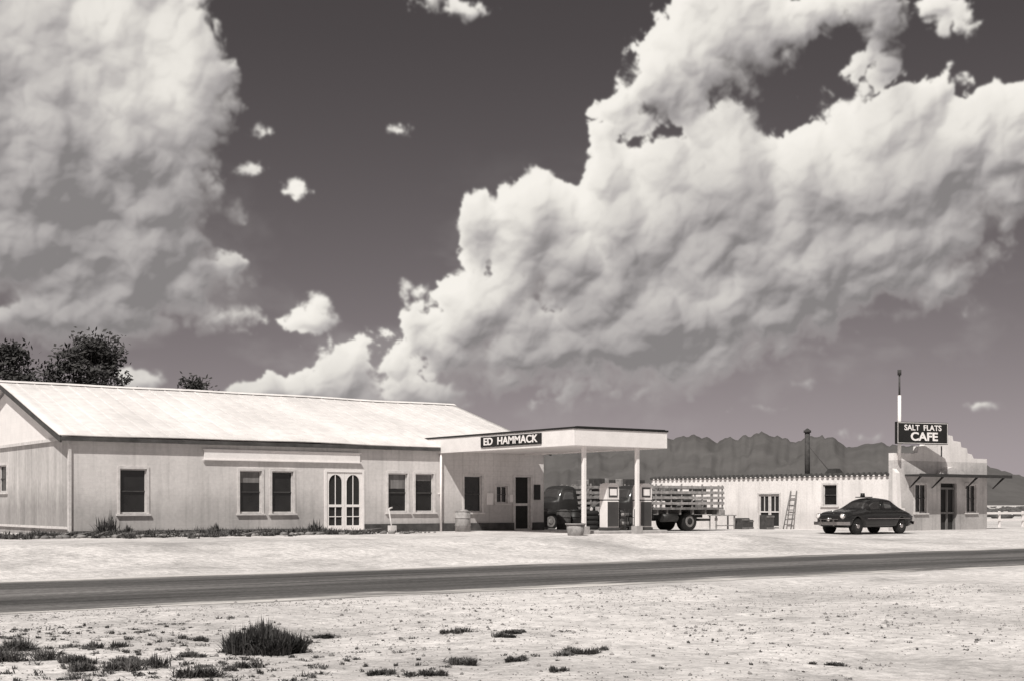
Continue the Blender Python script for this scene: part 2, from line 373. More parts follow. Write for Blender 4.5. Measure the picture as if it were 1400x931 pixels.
mb.fbox(fY,a+.012,b-.012,.08,.1,c,d,1); mb.fbox(fY,a+.02,a+.1,.05,.079,c,d-.02); mb.fbox(fY,b-.1,b-.02,.05,.079,c,d-.02); mb.fbox(fY,a+.1,b-.1,.05,.079,c+.9,c+1.0)
mb.obj('office_door',[m_trim,m_screen],B)
mb=MB(); mb.box(29.0,29.3,41.95,41.985,1.5,1.95); mb.box(30.1,30.25,41.95,41.985,1.6,1.9); mb.box(31.3,31.6,41.95,41.985,1.7,2.3,1); mb.obj('wall_notices',[m_white,m_black],B)

# ------------------------------------------------------------------ canopy
C=empty('filling_station_canopy')
x0,x1,y0,y1=26.8,30.9,33.75,43.3
mb=MB()
mb.box(x0,x0+.08,y0,y1,3.44,4.0); mb.box(x0+.08,x1-.08,y0,y0+.08,3.44,4.0); mb.box(x1-.08,x1,y0,y1,3.44,4.0)
mb.obj('fascia',[m_white],C,bevel=.01)
mb=MB(); mb.box(x0-.03,x0+.12,y0-.03,y1,4.0,4.06); mb.box(x0+.12,x1-.12,y0-.03,y0+.12,4.0,4.08); mb.box(x1-.12,x1+.03,y0-.03,y1,4.0,4.06); mb.obj('cap_trim',[m_black],C)
mb=MB(); mb.box(x0+.08,x1-.08,y0+.08,41.95,3.50,3.56); mb.box(x0+.08,x1-.08,y0+.08,y1,3.86,3.94); mb.obj('soffit_and_deck',[m_white],C)
mb=MB()
for x in (27.42,29.75):
    mb.box(x-.06,x+.06,33.95,34.07,.3,3.5); mb.box(x-.14,x+.14,33.87,34.15,.3,.78,1)
mb.obj('posts',[m_white,m_conc],C,bevel=.008)
mb=MB(); mb.box(26.755,26.795,35.5,39.1,3.56,3.93); mb.obj('name_board',[m_black],C)
text('name_letters','ED  HAMMACK',.36,(26.745,37.3,3.742),(math.pi/2,0,-math.pi/2),m_white,C,sx=1.32,off=.008)

mb=MB(); mb.box(28.3,31.4,34.25,35.05,.40,.62); mb.obj('pump_island',[m_conc],bevel=.04)
def pump(name,x,y):
    E=empty(name,(x,y,.62))
    mb=MB(); mb.box(-.30,.30,-.23,.23,0,.10,1); mb.box(-.27,.27,-.2,.2,.10,1.02); 
    mb.box(-.255,.255,-.185,.185,1.02,1.06,1)
    fr=lambda s,d,z:(s,d,z)
    mb.prism([(-.27,1.06),(.27,1.06),(.27,1.46),(.22,1.57),(.12,1.62),(-.12,1.62),(-.22,1.57),(-.27,1.46)],fr,-.2,.2)
    mb.obj('cabinet',[m_pump,m_pumpd],E,bevel=.02)
    mb=MB()
    for s in (-1,1):
        mb.box(-.19,.19,min(s*.2,s*.215),max(s*.2,s*.215),1.14,1.48,0); mb.box(-.15,.15,min(s*.215,s*.222),max(s*.215,s*.222),1.2,1.42,1)
        mb.box(-.24,.24,min(s*.2,s*.212),max(s*.2,s*.212),.14,.98,0)
    mb.obj('dial_and_panel',[m_pumpd,m_white],E)
    mb=MB(); pts=[]
    for k in range(13):
        t=k/12; pts.append((.30+.13*math.sin(t*math.pi),-.02-.10*t,.98-.62*math.sin(t*math.pi)+.06*t))
    mb.tube(pts,.02); mb.cyl((.27,-.12,1.02),(.36,-.12,1.16),.035,.025); mb.box(.27,.31,-.15,-.08,.92,1.05); mb.obj('hose',[m_tire],E)
pump('fuel_pump',29.05,34.65); pump('fuel_pump',30.55,34.65)
R_=empty('oil_can_rack'); mb=MB()
for x in (29.62,30.06):
    for y in (34.5,34.8): mb.box(x-.015,x+.015,y-.015,y+.015,.62,1.35)
for z in (.75,1.05): mb.box(29.6,30.08,34.48,34.82,z,z+.02)
mb.obj('shelves',[m_dark],R_)
mb=MB()
for z in (.77,1.07):
    for i in range(3):
        for y in (34.57,34.72): mb.cyl((29.68+i*.14,y,z+.002),(29.68+i*.14,y,z+.15),.05,n=10,mi=(i+int(z*10))%3)
mb.obj('cans',[m_black,m_woodl,m_rust],R_)
mb=MB(); mb.cyl((26.5,33.3,.42),(26.5,33.3,.86),.24,.31,20); mb.cyl((26.5,33.3,.86),(26.5,33.3,.90),.34,.34,20); mb.cyl((26.5,33.3,.9),(26.5,33.3,.905),.28,.28,16,1); mb.obj('water_tub',[m_woodl,m_inner])
def drum(name,x,y,z,m):
    mb=MB(); r=.29
    mb.cyl((x,y,z),(x,y,z+.8),r,r,24,caps=True)
    for h in (.0,.26,.53,.78): mb.cyl((x,y,z+h),(x,y,z+h+.03),r+.015,r+.015,24)
    mb.cyl((x,y,z+.8),(x,y,z+.86),r-.02,.12,16); mb.obj(name,[m])
drum('oil_drum',27.25,41.0,.46,m_woodl)
drum('oil_drum',33.2,42.5,.45,m_rust); drum('oil_drum',33.9,42.7,.45,m_black); drum('oil_drum',36.6,43.0,.4,m_rust)
mb=MB()
for i in range(4): mb.ring((35.0,43.0,.55+.2*i),(0,0,1),.28,.10)
mb.ring((35.75,42.9,.82),(.25,.9,.25),.28,.10); mb.obj('tire_stack',[m_tire])
for i,(x,y,w,h) in enumerate(((34.2,43.6,.8,.5),(37.3,42.8,.6,.5),(32.4,43.2,.5,.9))):
    mb=MB(); mb.box(x,x+w,y,y+.5,.4,.44+h)
    for z in (.5,.44+h-.12): mb.box(x-.02,x+w+.02,y-.02,y-.001,z,z+.08,1)
    mb.obj('wooden_crate',[m_rust,m_wood])
mb=MB(); mb.cyl((24.4,41.3,.45),(24.35,41.5,1.35),.025); mb.box(24.25,24.5,41.2,41.4,.46,.75); mb.cyl((24.35,41.5,1.35),(24.5,41.5,1.4),.03); mb.obj('hand_water_pump',[m_trim])

# ------------------------------------------------------------------ cafe
K=empty('cafe_building'); g=.25
A=Vector((50.9,39.8)); Bk=Vector((49.0,54.8)); dr=(Bk-A).normalized(); nrm=Vector((dr.y,-dr.x))
fs=lambda s,d,z:(A.x+dr.x*s+nrm.x*d, A.y+dr.y*s+nrm.y*d, z)
Ls=(Bk-A).length
sp=lambda p:(p-39.8)/dr.y
sops=[(sp(46.3),sp(47.6),g+.05,2.05),(sp(42.95),sp(43.75),1.45,2.5)]
mb=MB(); wall(mb,fs,.2,Ls,g-.1,2.88,sops,th=.25); mb.obj('side_wall',[m_stucco],K)
window('side_window',fs,sops[1],K)
mb=MB(); a,b,c,d=sops[0]
mb.fbox(fs,a-.08,a+.012,-.03,.06,c,d+.07); mb.fbox(fs,b-.012,b+.08,-.03,.06,c,d+.07); mb.fbox(fs,a+.012,b-.012,-.03,.06,d-.012,d+.072)
md_=(a+b)/2
mb.fbox(fs,a,b,.1,.11,c,d,1)
for s0,s1 in ((a+.015,md_-.01),(md_+.01,b-.015)):
    mb.fbox(fs,s0,s0+.07,.05,.09,c,d-.02); mb.fbox(fs,s1-.07,s1,.05,.09,c,d-.02)
    for zz in (c+.05,c+.8,d-.12): mb.fbox(fs,s0+.07,s1-.07,.05,.09,zz,zz+.07)
    mb.fbox(fs,(s0+s1)/2-.02,(s0+s1)/2+.02,.05,.085,c+.87,d-.12)
mb.obj('side_double_door',[m_trim,m_screen],K)
mb=MB()
s=.35
while s<Ls:
    p0=fs(s,-.12,2.93); p1=fs(s,.30,2.99); mb.cyl(p0,p1,.085,.085,8); s+=.30
mb.obj('parapet_tiles',[m_rust],K)
mb=MB(); mb.fbox(fs,.22,Ls,-.04,.28,2.88,2.93); mb.obj('parapet_cap',[m_stucco],K)
f2=frameY(39.8)
fops=[(52.35,53.25,1.1,2.5),(54.35,55.65,g,2.55),(56.35,57.2,1.1,2.5)]
mb=MB(); wall(mb,f2,50.8,58.1,g-.1,3.6,fops,th=.3)
mb.obj('front_wall',[m_stucco2],K)
mb=MB()
st=[(50.8,3.6),(58.1,3.6),(58.1,3.80),(57.0,3.80),(56.85,4.0),(56.5,4.05),(56.45,4.30),(56.0,4.34),(55.92,4.60),(55.35,4.64),(55.28,4.88),(54.95,4.90),(54.85,5.0),(54.25,5.0),(54.15,4.90),(53.8,4.88),(53.75,4.64),(53.2,4.60),(53.1,4.34),(52.65,4.30),(52.6,4.0),(52.2,3.94),(50.8,3.94)]
mb.prism(st,f2,.0,.3); mb.obj('stepped_parapet',[m_stucco],K)
for nm,o in (('front_window',fops[0]),('front_window_b',fops[2])): window(nm,f2,o,K,mull=True)
mb=MB(); a,b,c,d=fops[1]
mb.fbox(f2,a,b,.2,.22,c,d,1); mb.fbox(f2,a+.01,a+.12,.1,.19,c,d-.01); mb.fbox(f2,b-.12,b-.01,.1,.19,c,d-.01); mb.fbox(f2,a+.12,b-.12,.1,.19,d-.3,d-.2); mb.fbox(f2,(a+b)/2-.05,(a+b)/2+.05,.1,.19,c,d-.3); mb.fbox(f2,a+.12,b-.12,.11,.18,c+.8,c+.9)
mb.obj('front_door',[m_wood,m_inner],K)
mb=MB(); mb.box(51.6,58.9,38.95,39.79,2.86,2.94); mb.box(51.6,58.9,38.9,38.949,2.82,2.97,0)
for x in (51.9,53.6,56.3,58.5): mb.hexa([(x,39.75,2.3),(x+.06,39.75,2.3),(x+.06,39.8,2.3),(x,39.8,2.3),(x,39.05,2.85),(x+.06,39.05,2.85),(x+.06,39.2,2.85),(x,39.2,2.85)])
mb.obj('entrance_awning',[m_dark],K)
mb=MB(); mb.prism([(54.0,2.942),(55.9,2.942),(55.9,3.1),(54.95,3.35),(54.0,3.1)],f2,-.25,-.003); mb.obj('entrance_pediment',[m_stucco2],K)
mb=MB(); mb.box(50.7,50.98,39.3,39.795,g-.1,1.35); mb.hexa([(50.7,39.5,1.352),(50.98,39.5,1.352),(50.98,39.795,1.352),(50.7,39.795,1.352),(50.7,39.6,3.0),(50.98,39.6,3.0),(50.98,39.795,3.2),(50.7,39.795,3.2)]); mb.obj('corner_buttress',[m_stucco],K)
mb=MB(); mb.box(57.85,58.1,40.1,54.8,g-.1,3.1); mb.box(49.3,57.8,54.5,54.8,g-.1,2.86); mb.hexa([(51.2,40.11,2.5),(57.84,40.11,2.5),(57.84,54.49,2.5),(49.3,54.49,2.5),(51.2,40.11,2.6),(57.84,40.11,2.6),(57.84,54.49,2.6),(49.3,54.49,2.6)],1); mb.obj('rear_walls_and_roof',[m_stucco,m_skirt],K)
mb=MB(); mb.cyl((51.8,46,2.6),(51.8,46,5.2),.13,.13,12); mb.cyl((51.8,46,5.2),(51.8,46,5.32),.19,.19,12); mb.cyl((51.8,46,5.32),(51.8,46,5.42),.15,.03,12)
mb.tube([(51.8,46,4.6),(53.2,45.2,2.7)],.015); mb.obj('stovepipe',[m_rust],K)
mb=MB(); mb.hexa([(52.3,44.6,2.6),(53.6,44.6,2.6),(53.6,45.8,2.6),(52.3,45.8,2.6),(52.7,44.9,3.35),(53.0,44.9,3.35),(53.0,45.4,3.35),(52.7,45.4,3.35)]); mb.obj('roof_ventilator',[m_dark],K)
S=empty('cafe_sign',(50.95,39.55,3.9),math.radians(-14))
W_=2.72
mb=MB(); mb.box(-.25,W_,-.09,.09,.46,1.50,0)
mb.obj('sign_box',[m_black],S,bevel=.02)
mb=MB()
for a,b,c,d in ((-.22,W_-.03,.49,.52),(-.22,W_-.03,1.44,1.47),(-.22,-.19,.52,1.44),(W_-.06,W_-.03,.52,1.44)): mb.box(a,b,-.098,-.0905,c,d)
mb.obj('sign_border',[m_trim],S)
text('sign_upper_letters','SALT  FLATS',.36,((W_-.25)/2,-.10,1.22),(math.pi/2,0,0),m_white,S,sx=1.10,off=.006)
text('sign_lower_letters','CAFE',.54,((W_-.1)/2,-.10,.80),(math.pi/2,0,0),m_white,S,sx=1.25,off=.016)
mb=MB(); mb.cyl((.08,.16,-.3),(.08,.16,2.75),.085,.08,12,0); mb.cyl((.08,.16,2.75),(.08,.16,3.7),.045,.04,8,1); mb.cyl((.08,.16,3.7),(.08,.16,3.95),.09,.09,8,1); mb.tube([(2.5,.12,.4),(2.5,.12,-.1)],.03,mi=1)
mb.obj('sign_pole',[m_white,m_rust],S)

La=empty('ladder')
mb=MB(); s0=sp(45.2); pb=[Vector(fs(s0+.45*k,-.62,.28)) for k in (0,1)]; pt=[Vector(fs(s0+.35*k+.05,-.05,2.2)) for k in (0,1)]
for k in (0,1): mb.cyl(pb[k],pt[k],.035,n=6)
for k in range(1,8):
    t=k/8; mb.cyl(pb[0].lerp(pt[0],t),pb[1].lerp(pt[1],t),.022,n=6)
mb.obj('rails_and_rungs',[m_wood],La)

# ------------------------------------------------------------------ vehicles
def ring_loft(stations, ringf, mats, name, parent, matf, sub=2):
    mb=MB(); rings=[ringf(s) for s in stations]; n=len(rings[0])
    for r in rings: mb.v+=r
    for i in range(len(rings)-1):
        for j in range(n):
            j2=(j+1)%n
            mb.f.append((i*n+j,i*n+j2,(i+1)*n+j2,(i+1)*n+j)); mb.m.append(matf(i,j)); mb.s.append(True)
    mb.f.append(tuple(range(n))); mb.m.append(0); mb.s.append(True)
    b=(len(rings)-1)*n; mb.f.append(tuple(b+k for k in range(n))[::-1]); mb.m.append(0); mb.s.append(True)
    o=mb.obj(name,mats,parent)
    md=o.modifiers.new('sub','SUBSURF'); md.levels=sub; md.render_levels=sub
    return o
def cut_arches(o,centres,r,w):
    mb=MB()
    for (x,z) in centres: 
        for s in (-1,1): mb.cyl((x,s*(w-.35),z),(x,s*(w+.4),z),r,r,24)
    c=mb.obj('tmp',[m_black]); c.parent=o.parent
    md=o.modifiers.new('b','BOOLEAN'); md.object=c; md.operation='DIFFERENCE'; md.solver='EXACT'
    bpy.context.view_layer.update(); dg=bpy.context.evaluated_depsgraph_get()
    me=bpy.data.meshes.new_from_object(o.evaluated_get(dg)); o.modifiers.clear(); o.data=me
    bpy.data.objects.remove(c)
def wheel(mb,x,y,r,w,s,cap=2):
    mb.cyl((x,y,r),(x,y+s*w,r),r,r,28,0); mb.cyl((x,y+s*w,r),(x,y+s*(w+.015),r),r*.93,r*.86,28,0)
    mb.cyl((x,y+s*(w+.015),r),(x,y+s*(w+.022),r),r*.62,r*.58,24,1); mb.cyl((x,y+s*(w+.022),r),(x,y+s*(w+.055),r),r*.36,r*.2,20,cap)

def sedan(loc,rz):
    E=empty('parked_car',loc,rz)
    ST=[(2.40,.45,.46,.66,.74,.30),(2.34,.74,.36,.76,.86,.5),(2.15,.86,.30,.86,.97,.56),(1.7,.90,.27,.92,1.03,.58),(1.2,.92,.27,.95,1.07,.60),(.95,.92,.27,.97,1.11,.66),
        (.52,.92,.27,.98,1.42,.60),(.25,.92,.27,.98,1.54,.58),(-.22,.92,.27,.98,1.59,.60),(-.33,.92,.27,.98,1.59,.60),(-.95,.92,.27,.98,1.54,.59),(-1.08,.92,.27,.98,1.50,.58),(-1.45,.91,.27,.97,1.30,.56),(-1.72,.90,.27,.95,1.10,.58),(-2.05,.87,.29,.91,.98,.54),(-2.32,.76,.34,.80,.86,.46),(-2.40,.50,.42,.66,.72,.3)]
    def ring(s):
        x,w,zb,sh,tp,wt=s
        h=[(0,zb),(w*.8,zb),(w*.97,zb+.08),(w,zb+.28),(w*.985,sh-.1),(w*.90,sh),(wt+(w-wt)*.35 if tp>1.15 else wt*1.15,sh+(.05 if tp>1.15 else (tp-sh)*.6)),(wt*1.04,tp-.12 if tp>1.15 else tp-.02),(wt*.72,tp-.02),(0,tp)]
        return [(x,y,z) for y,z in h]+[(x,-y,z) for y,z in h[-2:0:-1]]
    def mf(i,j):
        jj=j if j<9 else 17-j
        if jj==6 and i in (6,7,9): return 1
        if jj in (7,8) and i==5: return 1
        if jj in (7,8) and i==11: return 1
        return 0
    m_cg=mat('car_window_glass',.05,.03,rough=.08,spec=.9)
    o=ring_loft(ST,ring,[m_car,m_cg],'body',E,mf)
    cut_arches(o,[(1.52,.36),(-1.42,.34)],.42,.92)
    mb=MB()
    for s in (-1,1):
        wheel(mb,1.52,s*.62,.35,.2,s); wheel(mb,-1.42,s*.60,.35,.2,s)
    mb.cyl((1.52,-.6,.35),(1.52,.6,.35),.05,n=8); mb.cyl((-1.42,-.6,.35),(-1.42,.6,.35),.05,n=8)
    mb.obj('wheels',[m_tire,m_car,m_chrome],E)
    mb=MB()
    for sx,xx in ((1,2.47),(-1,-2.47)):
        pts=[(xx-sx*.32,-.93,.47),(xx-sx*.1,-.85,.47),(xx,-.5,.47),(xx+sx*.03,0,.47),(xx,.5,.47),(xx-sx*.1,.85,.47),(xx-sx*.32,.93,.47)]
        for a,b in zip(pts[:-1],pts[1:]):
            mb.hexa([(a[0]-.02,a[1],.40),(a[0]+.02,a[1],.40),(b[0]+.02,b[1],.40),(b[0]-.02,b[1],.40),(a[0]-.02,a[1],.54),(a[0]+.02,a[1],.54),(b[0]+.02,b[1],.54),(b[0]-.02,b[1],.54)])
        for y in (-.35,.35): mb.box(min(xx,xx+sx*.06),max(xx,xx+sx*.06),y-.03,y+.03,.36,.62)
    mb.box(2.36,2.44,-.52,.52,.62,.66); mb.ball((2.42,0,.64),.10,n=12)
    mb.tube([(.9,.0,1.12),(2.2,.0,1.0)],.012)
    for s in (-1,1):
        mb.cyl((2.24,s*.66,.78),(2.34,s*.66,.77),.125,.12,18,0); mb.cyl((2.34,s*.66,.77),(2.37,s*.66,.77),.10,.06,18,1)
        mb.box(-1.9,1.0,min(s*.925,s*.935),max(s*.925,s*.935),.66,.68)
        mb.cyl((-2.36,s*.62,.72),(-2.42,s*.62,.72),.06,.05,12)
    mb.obj('chrome_trim',[m_chrome,m_white],E)
    mb=MB(); mb.cyl((.05,-.12,1.58),(.05,-.12,1.78),.11,.09,14); mb.box(-.1,.2,-.4,.3,1.58,1.62); mb.obj('roof_beacon',[m_black],E)
    mb=MB()
    for s in (-1,1): mb.cyl((.02,s*.74,1.0),(-.24,s*.70,1.50),.03,n=6)
    mb.obj('pillars',[m_car],E)
sedan((46.5,37.95,gh(46.5,37.95)),math.pi)

def truck(loc,rz,load,tall=0):
    E=empty('stake_bed_truck',loc,rz)
    CB=[(3.05,.30,.70,1.05,1.16,.2),(2.98,.42,.66,1.22,1.32,.3),(2.4,.46,.66,1.30,1.42,.3),(2.02,.62,.66,1.32,1.47,.45),(1.95,.80,.60,1.34,1.50,.6),(1.72,.82,.60,1.34,2.0,.62),(1.5,.82,.6,1.34,2.10,.62),(1.0,.82,.60,1.34,2.10,.62),(.85,.80,.62,1.32,2.04,.6),(.80,.74,.66,1.3,1.98,.56)]
    def ring(s):
        x,w,zb,sh,tp,wt=s; cab=tp>1.6
        h=[(0,zb),(w*.85,zb),(w,zb+.08),(w,(zb+sh)/2),(w*.99,sh-.05),(w*.96,sh+.03),(wt*1.15,tp-.16 if cab else tp-.06),(wt*.9,tp-.02),(0,tp)]
        return [(x,y,z) for y,z in h]+[(x,-y,z) for y,z in h[-2:0:-1]]
    def mf(i,j):
        jj=j if j<8 else 15-j
        if jj==5 and i in (5,6): return 1
        if jj in (6,7) and i==4: return 1
        return 0
    m_tg=mat('truck_window_glass',.06,.04,rough=.08,spec=.9)
    ring_loft(CB,ring,[m_truck,m_tg],'cab_and_hood',E,mf)
    mb=MB()
    for s in (-1,1):
        n=14; prev=None
        for k in range(n+1):
            t=math.pi*(-.05+1.15*k/n); cx,cz=2.45,.42
            c=(cx+.60*math.cos(t),cz+.56*math.sin(t)) if k<n*.93 else (1.65,.5)
            q=[(c[0],s*.42,c[1]),(c[0],s*.78,c[1]),(c[0],s*.90,c[1]-.10),(c[0]*.98+cx*.02,s*.90,c[1]-.18)]
            if prev:
                for u_ in range(3): mb.poly([prev[u_],prev[u_+1],q[u_+1],q[u_]],0,True)
            prev=q
        mb.box(.9,1.75,min(s*.6,s*.92),max(s*.6,s*.92),.48,.54)
        mb.cyl((2.85,s*.6,1.0),(3.02,s*.6,1.0),.12,.12,14,0); mb.cyl((3.02,s*.6,1.0),(3.04,s*.6,1.0),.10,.08,14,1)
    mb.box(3.1,3.16,-.9,.9,.5,.66,1)
    mb.box(-2.9,2.9,-.42,-.32,.60,.74); mb.box(-2.9,2.9,.32,.42,.60,.74)
    mb.box(-1.2,.4,-.95,-.5,.45,.9); mb.cyl((.2,.95,.62),(-.7,.95,.62),.2,.2,14); mb.box(-2.9,-2.2,-.95,.95,.45,.56)
    for k in range(6): mb.box(3.02,3.06,-.25+.09*k,-.22+.09*k,.75,1.12,1)
    mb.obj('fenders_and_frame',[m_truck,m_trim],E)
    mb=MB()
    for s in (-1,1):
        wheel(mb,2.45,s*.62,.42,.2,s,1); wheel(mb,-1.6,s*.50,.44,.42,s,0)
    mb.cyl((-1.6,-.6,.44),(-1.6,.6,.44),.09,n=10); mb.cyl((2.45,-.6,.42),(2.45,.6,.42),.06,n=8)
    mb.obj('wheels',[m_tire,m_wood],E)
    mb=MB(); mb.box(-3.6,.68,-1.12,1.12,.98,1.08,0)
    for x in (-3.3,-2.5,-1.7,-.9,-.1,.5): mb.box(x-.05,x+.05,-1.05,1.05,.75,.979,0)
    xs=[-3.55,-2.9,-2.25,-1.6,-.95,-.3,.3,.62]; rr=random.Random(load)
    for s in (-1,1):
        for x in xs: mb.box(x-.035,x+.035,min(s*1.06,s*1.10),max(s*1.06,s*1.10),1.08,2.08+rr.uniform(0,.1),1)
        for z in (1.22,1.46,1.70,1.94):
            dz=rr.uniform(-.02,.02); mb.box(-3.6-rr.uniform(0,.06),.68,min(s*1.102,s*1.13),max(s*1.102,s*1.13),z+dz,z+.12+dz,rr.choice((1,1,0)))
    for y in (-.8,-.3,.3,.8): mb.box(.60,.64,y-.04,y+.04,1.08,2.12,1); mb.box(-3.6,-3.56,y-.04,y+.04,1.08,2.12,1)
    for z in (1.22,1.46,1.70,1.94): mb.box(.645,.67,-1.05,1.05,z,z+.13,1); mb.box(-3.63,-3.605,-1.05,1.05,z,z+.13,1)
    mb.obj('stake_bed',[m_wood,m_woodl],E)
    mb=MB()
    for k in range(22+20*tall):
        x=rr.uniform(-3.3,-.1); y=rr.uniform(-.9,.5); h=rr.uniform(.25,.5); z=1.085+.3*rr.randint(0,2+tall)
        mb.box(x,x+rr.uniform(.4,.7),y,y+.4,z,z+h,rr.choice((0,1,1,2)))
    mb.obj('cargo',[m_woodl,m_rust,m_wood],E,bevel=.02)
    mb=MB(); 
    for s in (-1,1): mb.box(-3.55,-3.5,s*.7-.08,s*.7+.08,.45,.6)
    mb.obj('tail_lamps',[m_trim],E)
truck((40.7,45.6,gh(40.7,45.6)),math.pi,3)
truck((39.1,48.7,gh(39.4,49)),math.pi,9,1)

J=empty('work_bench'); mb=MB()
mb.box(45.9,47.3,46.6,47.2,.95,1.0)
for x in (45.95,47.2):
    for y in (46.65,47.1): mb.box(x,x+.06,y,y+.06,.2,.949)
mb.box(46.0,47.2,46.68,46.72,.45,.5); mb.box(46.1,46.6,46.7,47.1,1.001,1.25); mb.obj('bench_frame',[m_woodl],J)
for i,(x,y,w,h) in enumerate(((47.5,46.4,.5,.6),(48.1,46.9,.7,.5),(48.3,45.5,.5,.75))):
    mb=MB(); mb.box(x,x+w,y,y+.5,.22,.24+h)
    for z in (.3,.24+h-.12): mb.box(x-.02,x+w+.02,y-.02,y-.001,z,z+.08,1)
    mb.obj('wooden_crate',[m_rust,m_wood])

mb=MB(); x=59.5
while x<84:
    mb.box(x-.05,x+.05,42.95,43.05,.1,1.15); x+=2.2
for z in (.62,.98): mb.box(59.5,84,42.92,42.949,z,z+.12)
mb.obj('rail_fence',[m_white])

# ------------------------------------------------------------------ vegetation
def tree(name,x,y,h,cr,seed,base=.4,ncl=46,spread=1.0):
    rr=random.Random(seed); E=empty(name,(x,y,base))
    mb=MB(); mb.cyl((0,0,0),(0.15,0,h*.3),.22,.16,10); mb.cyl((0.15,0,h*.3),(.0,.1,h*.55),.16,.10,10)
    tips=[]
    for k in range(ncl):
        a=rr.uniform(0,6.283); zz=rr.uniform(.42,1)
        rad=cr*spread*math.sqrt(rr.random())*(1.0-.7*max(0,(zz-.6)/.4)**1.5)
        tip=Vector((rad*math.cos(a),rad*math.sin(a),h*zz-.2)); st=Vector((.1,0,h*rr.uniform(.25,.55)))
        mid=st.lerp(tip,.5)+Vector((rr.uniform(-.3,.3),rr.uniform(-.3,.3),.25))
        mb.cyl(st,mid,.05,.035,5,caps=False); mb.cyl(mid,tip,.035,.012,5,caps=False); tips.append(tip)
    mb.obj('trunk_and_limbs',[m_bark],E)
    mb=MB()
    for t in tips:
        cs=rr.uniform(.18,.36)
        for k in range(rr.randint(110,170)):
            c=t+Vector((rr.gauss(0,cs),rr.gauss(0,cs),rr.gauss(0,cs*.7)))
            s=rr.uniform(.07,.15); u=Vector((rr.gauss(0,1),rr.gauss(0,1),rr.gauss(0,1))).normalized(); w=u.orthogonal().normalized()
            mb.poly([c-u*s,c+w*s*.6,c+u*s,c-w*s*.6])
    mb.obj('leaves',[m_leaf],E,recalc=False)
tree('shade_tree',19.8,61.0,8.8,2.9,11,ncl=66)
tree('shade_tree',16.3,63.0,8.8,2.2,12,ncl=50)
tree('shade_tree',25.3,62.0,7.3,1.4,13,ncl=30)

def blades(mb,x,y,z,r,h,n,rr,flat=1.0,w=.006):
    for k in range(n):
        a=rr.uniform(0,6.283); lean=rr.random()**.7; L_=h*rr.uniform(.55,1.1)
        bx=x+rr.gauss(0,r*.25); by=y+rr.gauss(0,r*.25)
        tx=bx+math.cos(a)*lean*r*.9; ty=by+math.sin(a)*lean*r*.9; tz=z+L_*(1-.55*lean*flat)
        ww=w*rr.uniform(.7,1.6); px,py=-math.sin(a)*ww,math.cos(a)*ww
        mx_,my_,mz_=(bx+tx)/2,(by+ty)/2,z+(tz-z)*.62
        mb.poly([(bx-px,by-py,z-.01),(bx+px,by+py,z-.01),(mx_+px,my_+py,mz_),(mx_-px,my_-py,mz_)]); mb.poly([(mx_-px,my_-py,mz_),(mx_+px,my_+py,mz_),(tx,ty,tz)])
rr=random.Random(5)
mb=MB(); zb=gh(5.89,12.57)-.02
blades(mb,5.89,12.57,zb,.48,.28,900,rr,w=.006)
for k in range(44):
    a=rr.uniform(0,6.283); q=.37*math.sqrt(rr.random()); hh=(.46-.66*q)*rr.uniform(.75,1.2)
    blades(mb,5.89+q*math.cos(a),12.57+q*math.sin(a),zb,.17,hh,64,rr,w=.006,flat=.6)
for k in range(1100):
    a=rr.uniform(0,6.283); q=.36*math.sqrt(rr.random()); c=Vector((5.89+q*math.cos(a),12.57+q*math.sin(a),zb+rr.uniform(.02,.34-.6*q)))
    u=Vector((rr.gauss(0,1),rr.gauss(0,1),rr.gauss(0,1))).normalized()*.02; w_=u.orthogonal().normalized()*.008
    mb.poly([c-u,c+w_,c+u,c-w_])
mb.obj('desert_bush',[m_scrubd],recalc=False)
mb=MB()
tufts=[(3.94,13.8,.3,.16),(3.5,13.0,.34,.16),(3.2,13.6,.3,.14),(4.23,11.74,.24,.12),(4.6,13.76,.15,.08),(5.79,14.3,.16,.06),(4.49,10.94,.26,.10),(7.14,13.6,.20,.05),(6.77,10.16,.22,.08),(8.45,12.9,.18,.06),(8.6,12.06,.2,.07),(8.85,12.3,.12,.05),(7.3,10.0,.15,.06),(8.13,10.17,.2,.08),(8.35,10.3,.14,.07),(7.1,9.19,.1,.05),(9.8,8.47,.12,.04),(5.68,10.08,.24,.07),(6.1,9.7,.18,.06),(9.0,12.5,.12,.04),(4.0,12.5,.24,.09),(5.1,12.6,.16,.06),(6.6,13.1,.12,.05),(3.0,14.4,.3,.12),(5.0,11.2,.18,.07),(4.4,12.2,.2,.08),(3.8,11.9,.22,.09)]
for x,y,r,h in tufts:
    for q in range(4):
        xx=x+rr.gauss(0,r*.5); yy=y+rr.gauss(0,r*.5)
        blades(mb,xx,yy,gh(xx,yy),r*rr.uniform(.4,.85),h*rr.uniform(.7,1.3),int(400*r)+30,rr,w=.0045)
for k in range(380):
    x=rr.triangular(2.0,7.5,3.4); y=rr.uniform(10.0,16.5) ; blades(mb,x,y,gh(x,y),rr.uniform(.03,.15),rr.uniform(.02,.06),rr.randint(12,40),rr,w=.004)
for k in range(170):
    x=rr.uniform(5,14); y=rr.uniform(7.5,16) ; blades(mb,x,y,gh(x,y),rr.uniform(.02,.08),rr.uniform(.015,.04),14,rr,w=.004)
mb.obj('dry_grass_tufts',[m_scrub],recalc=False)
mb=MB()
for k in range(520):
    x=rr.triangular(9.5,25.0,14.5); y=41.6-abs(rr.gauss(0,1.2))-.1; s=rr.uniform(.08,.32)
    blades(mb,x,y,gh(x,y),s*1.5,s*rr.uniform(.5,1.2),40,rr,w=.012)
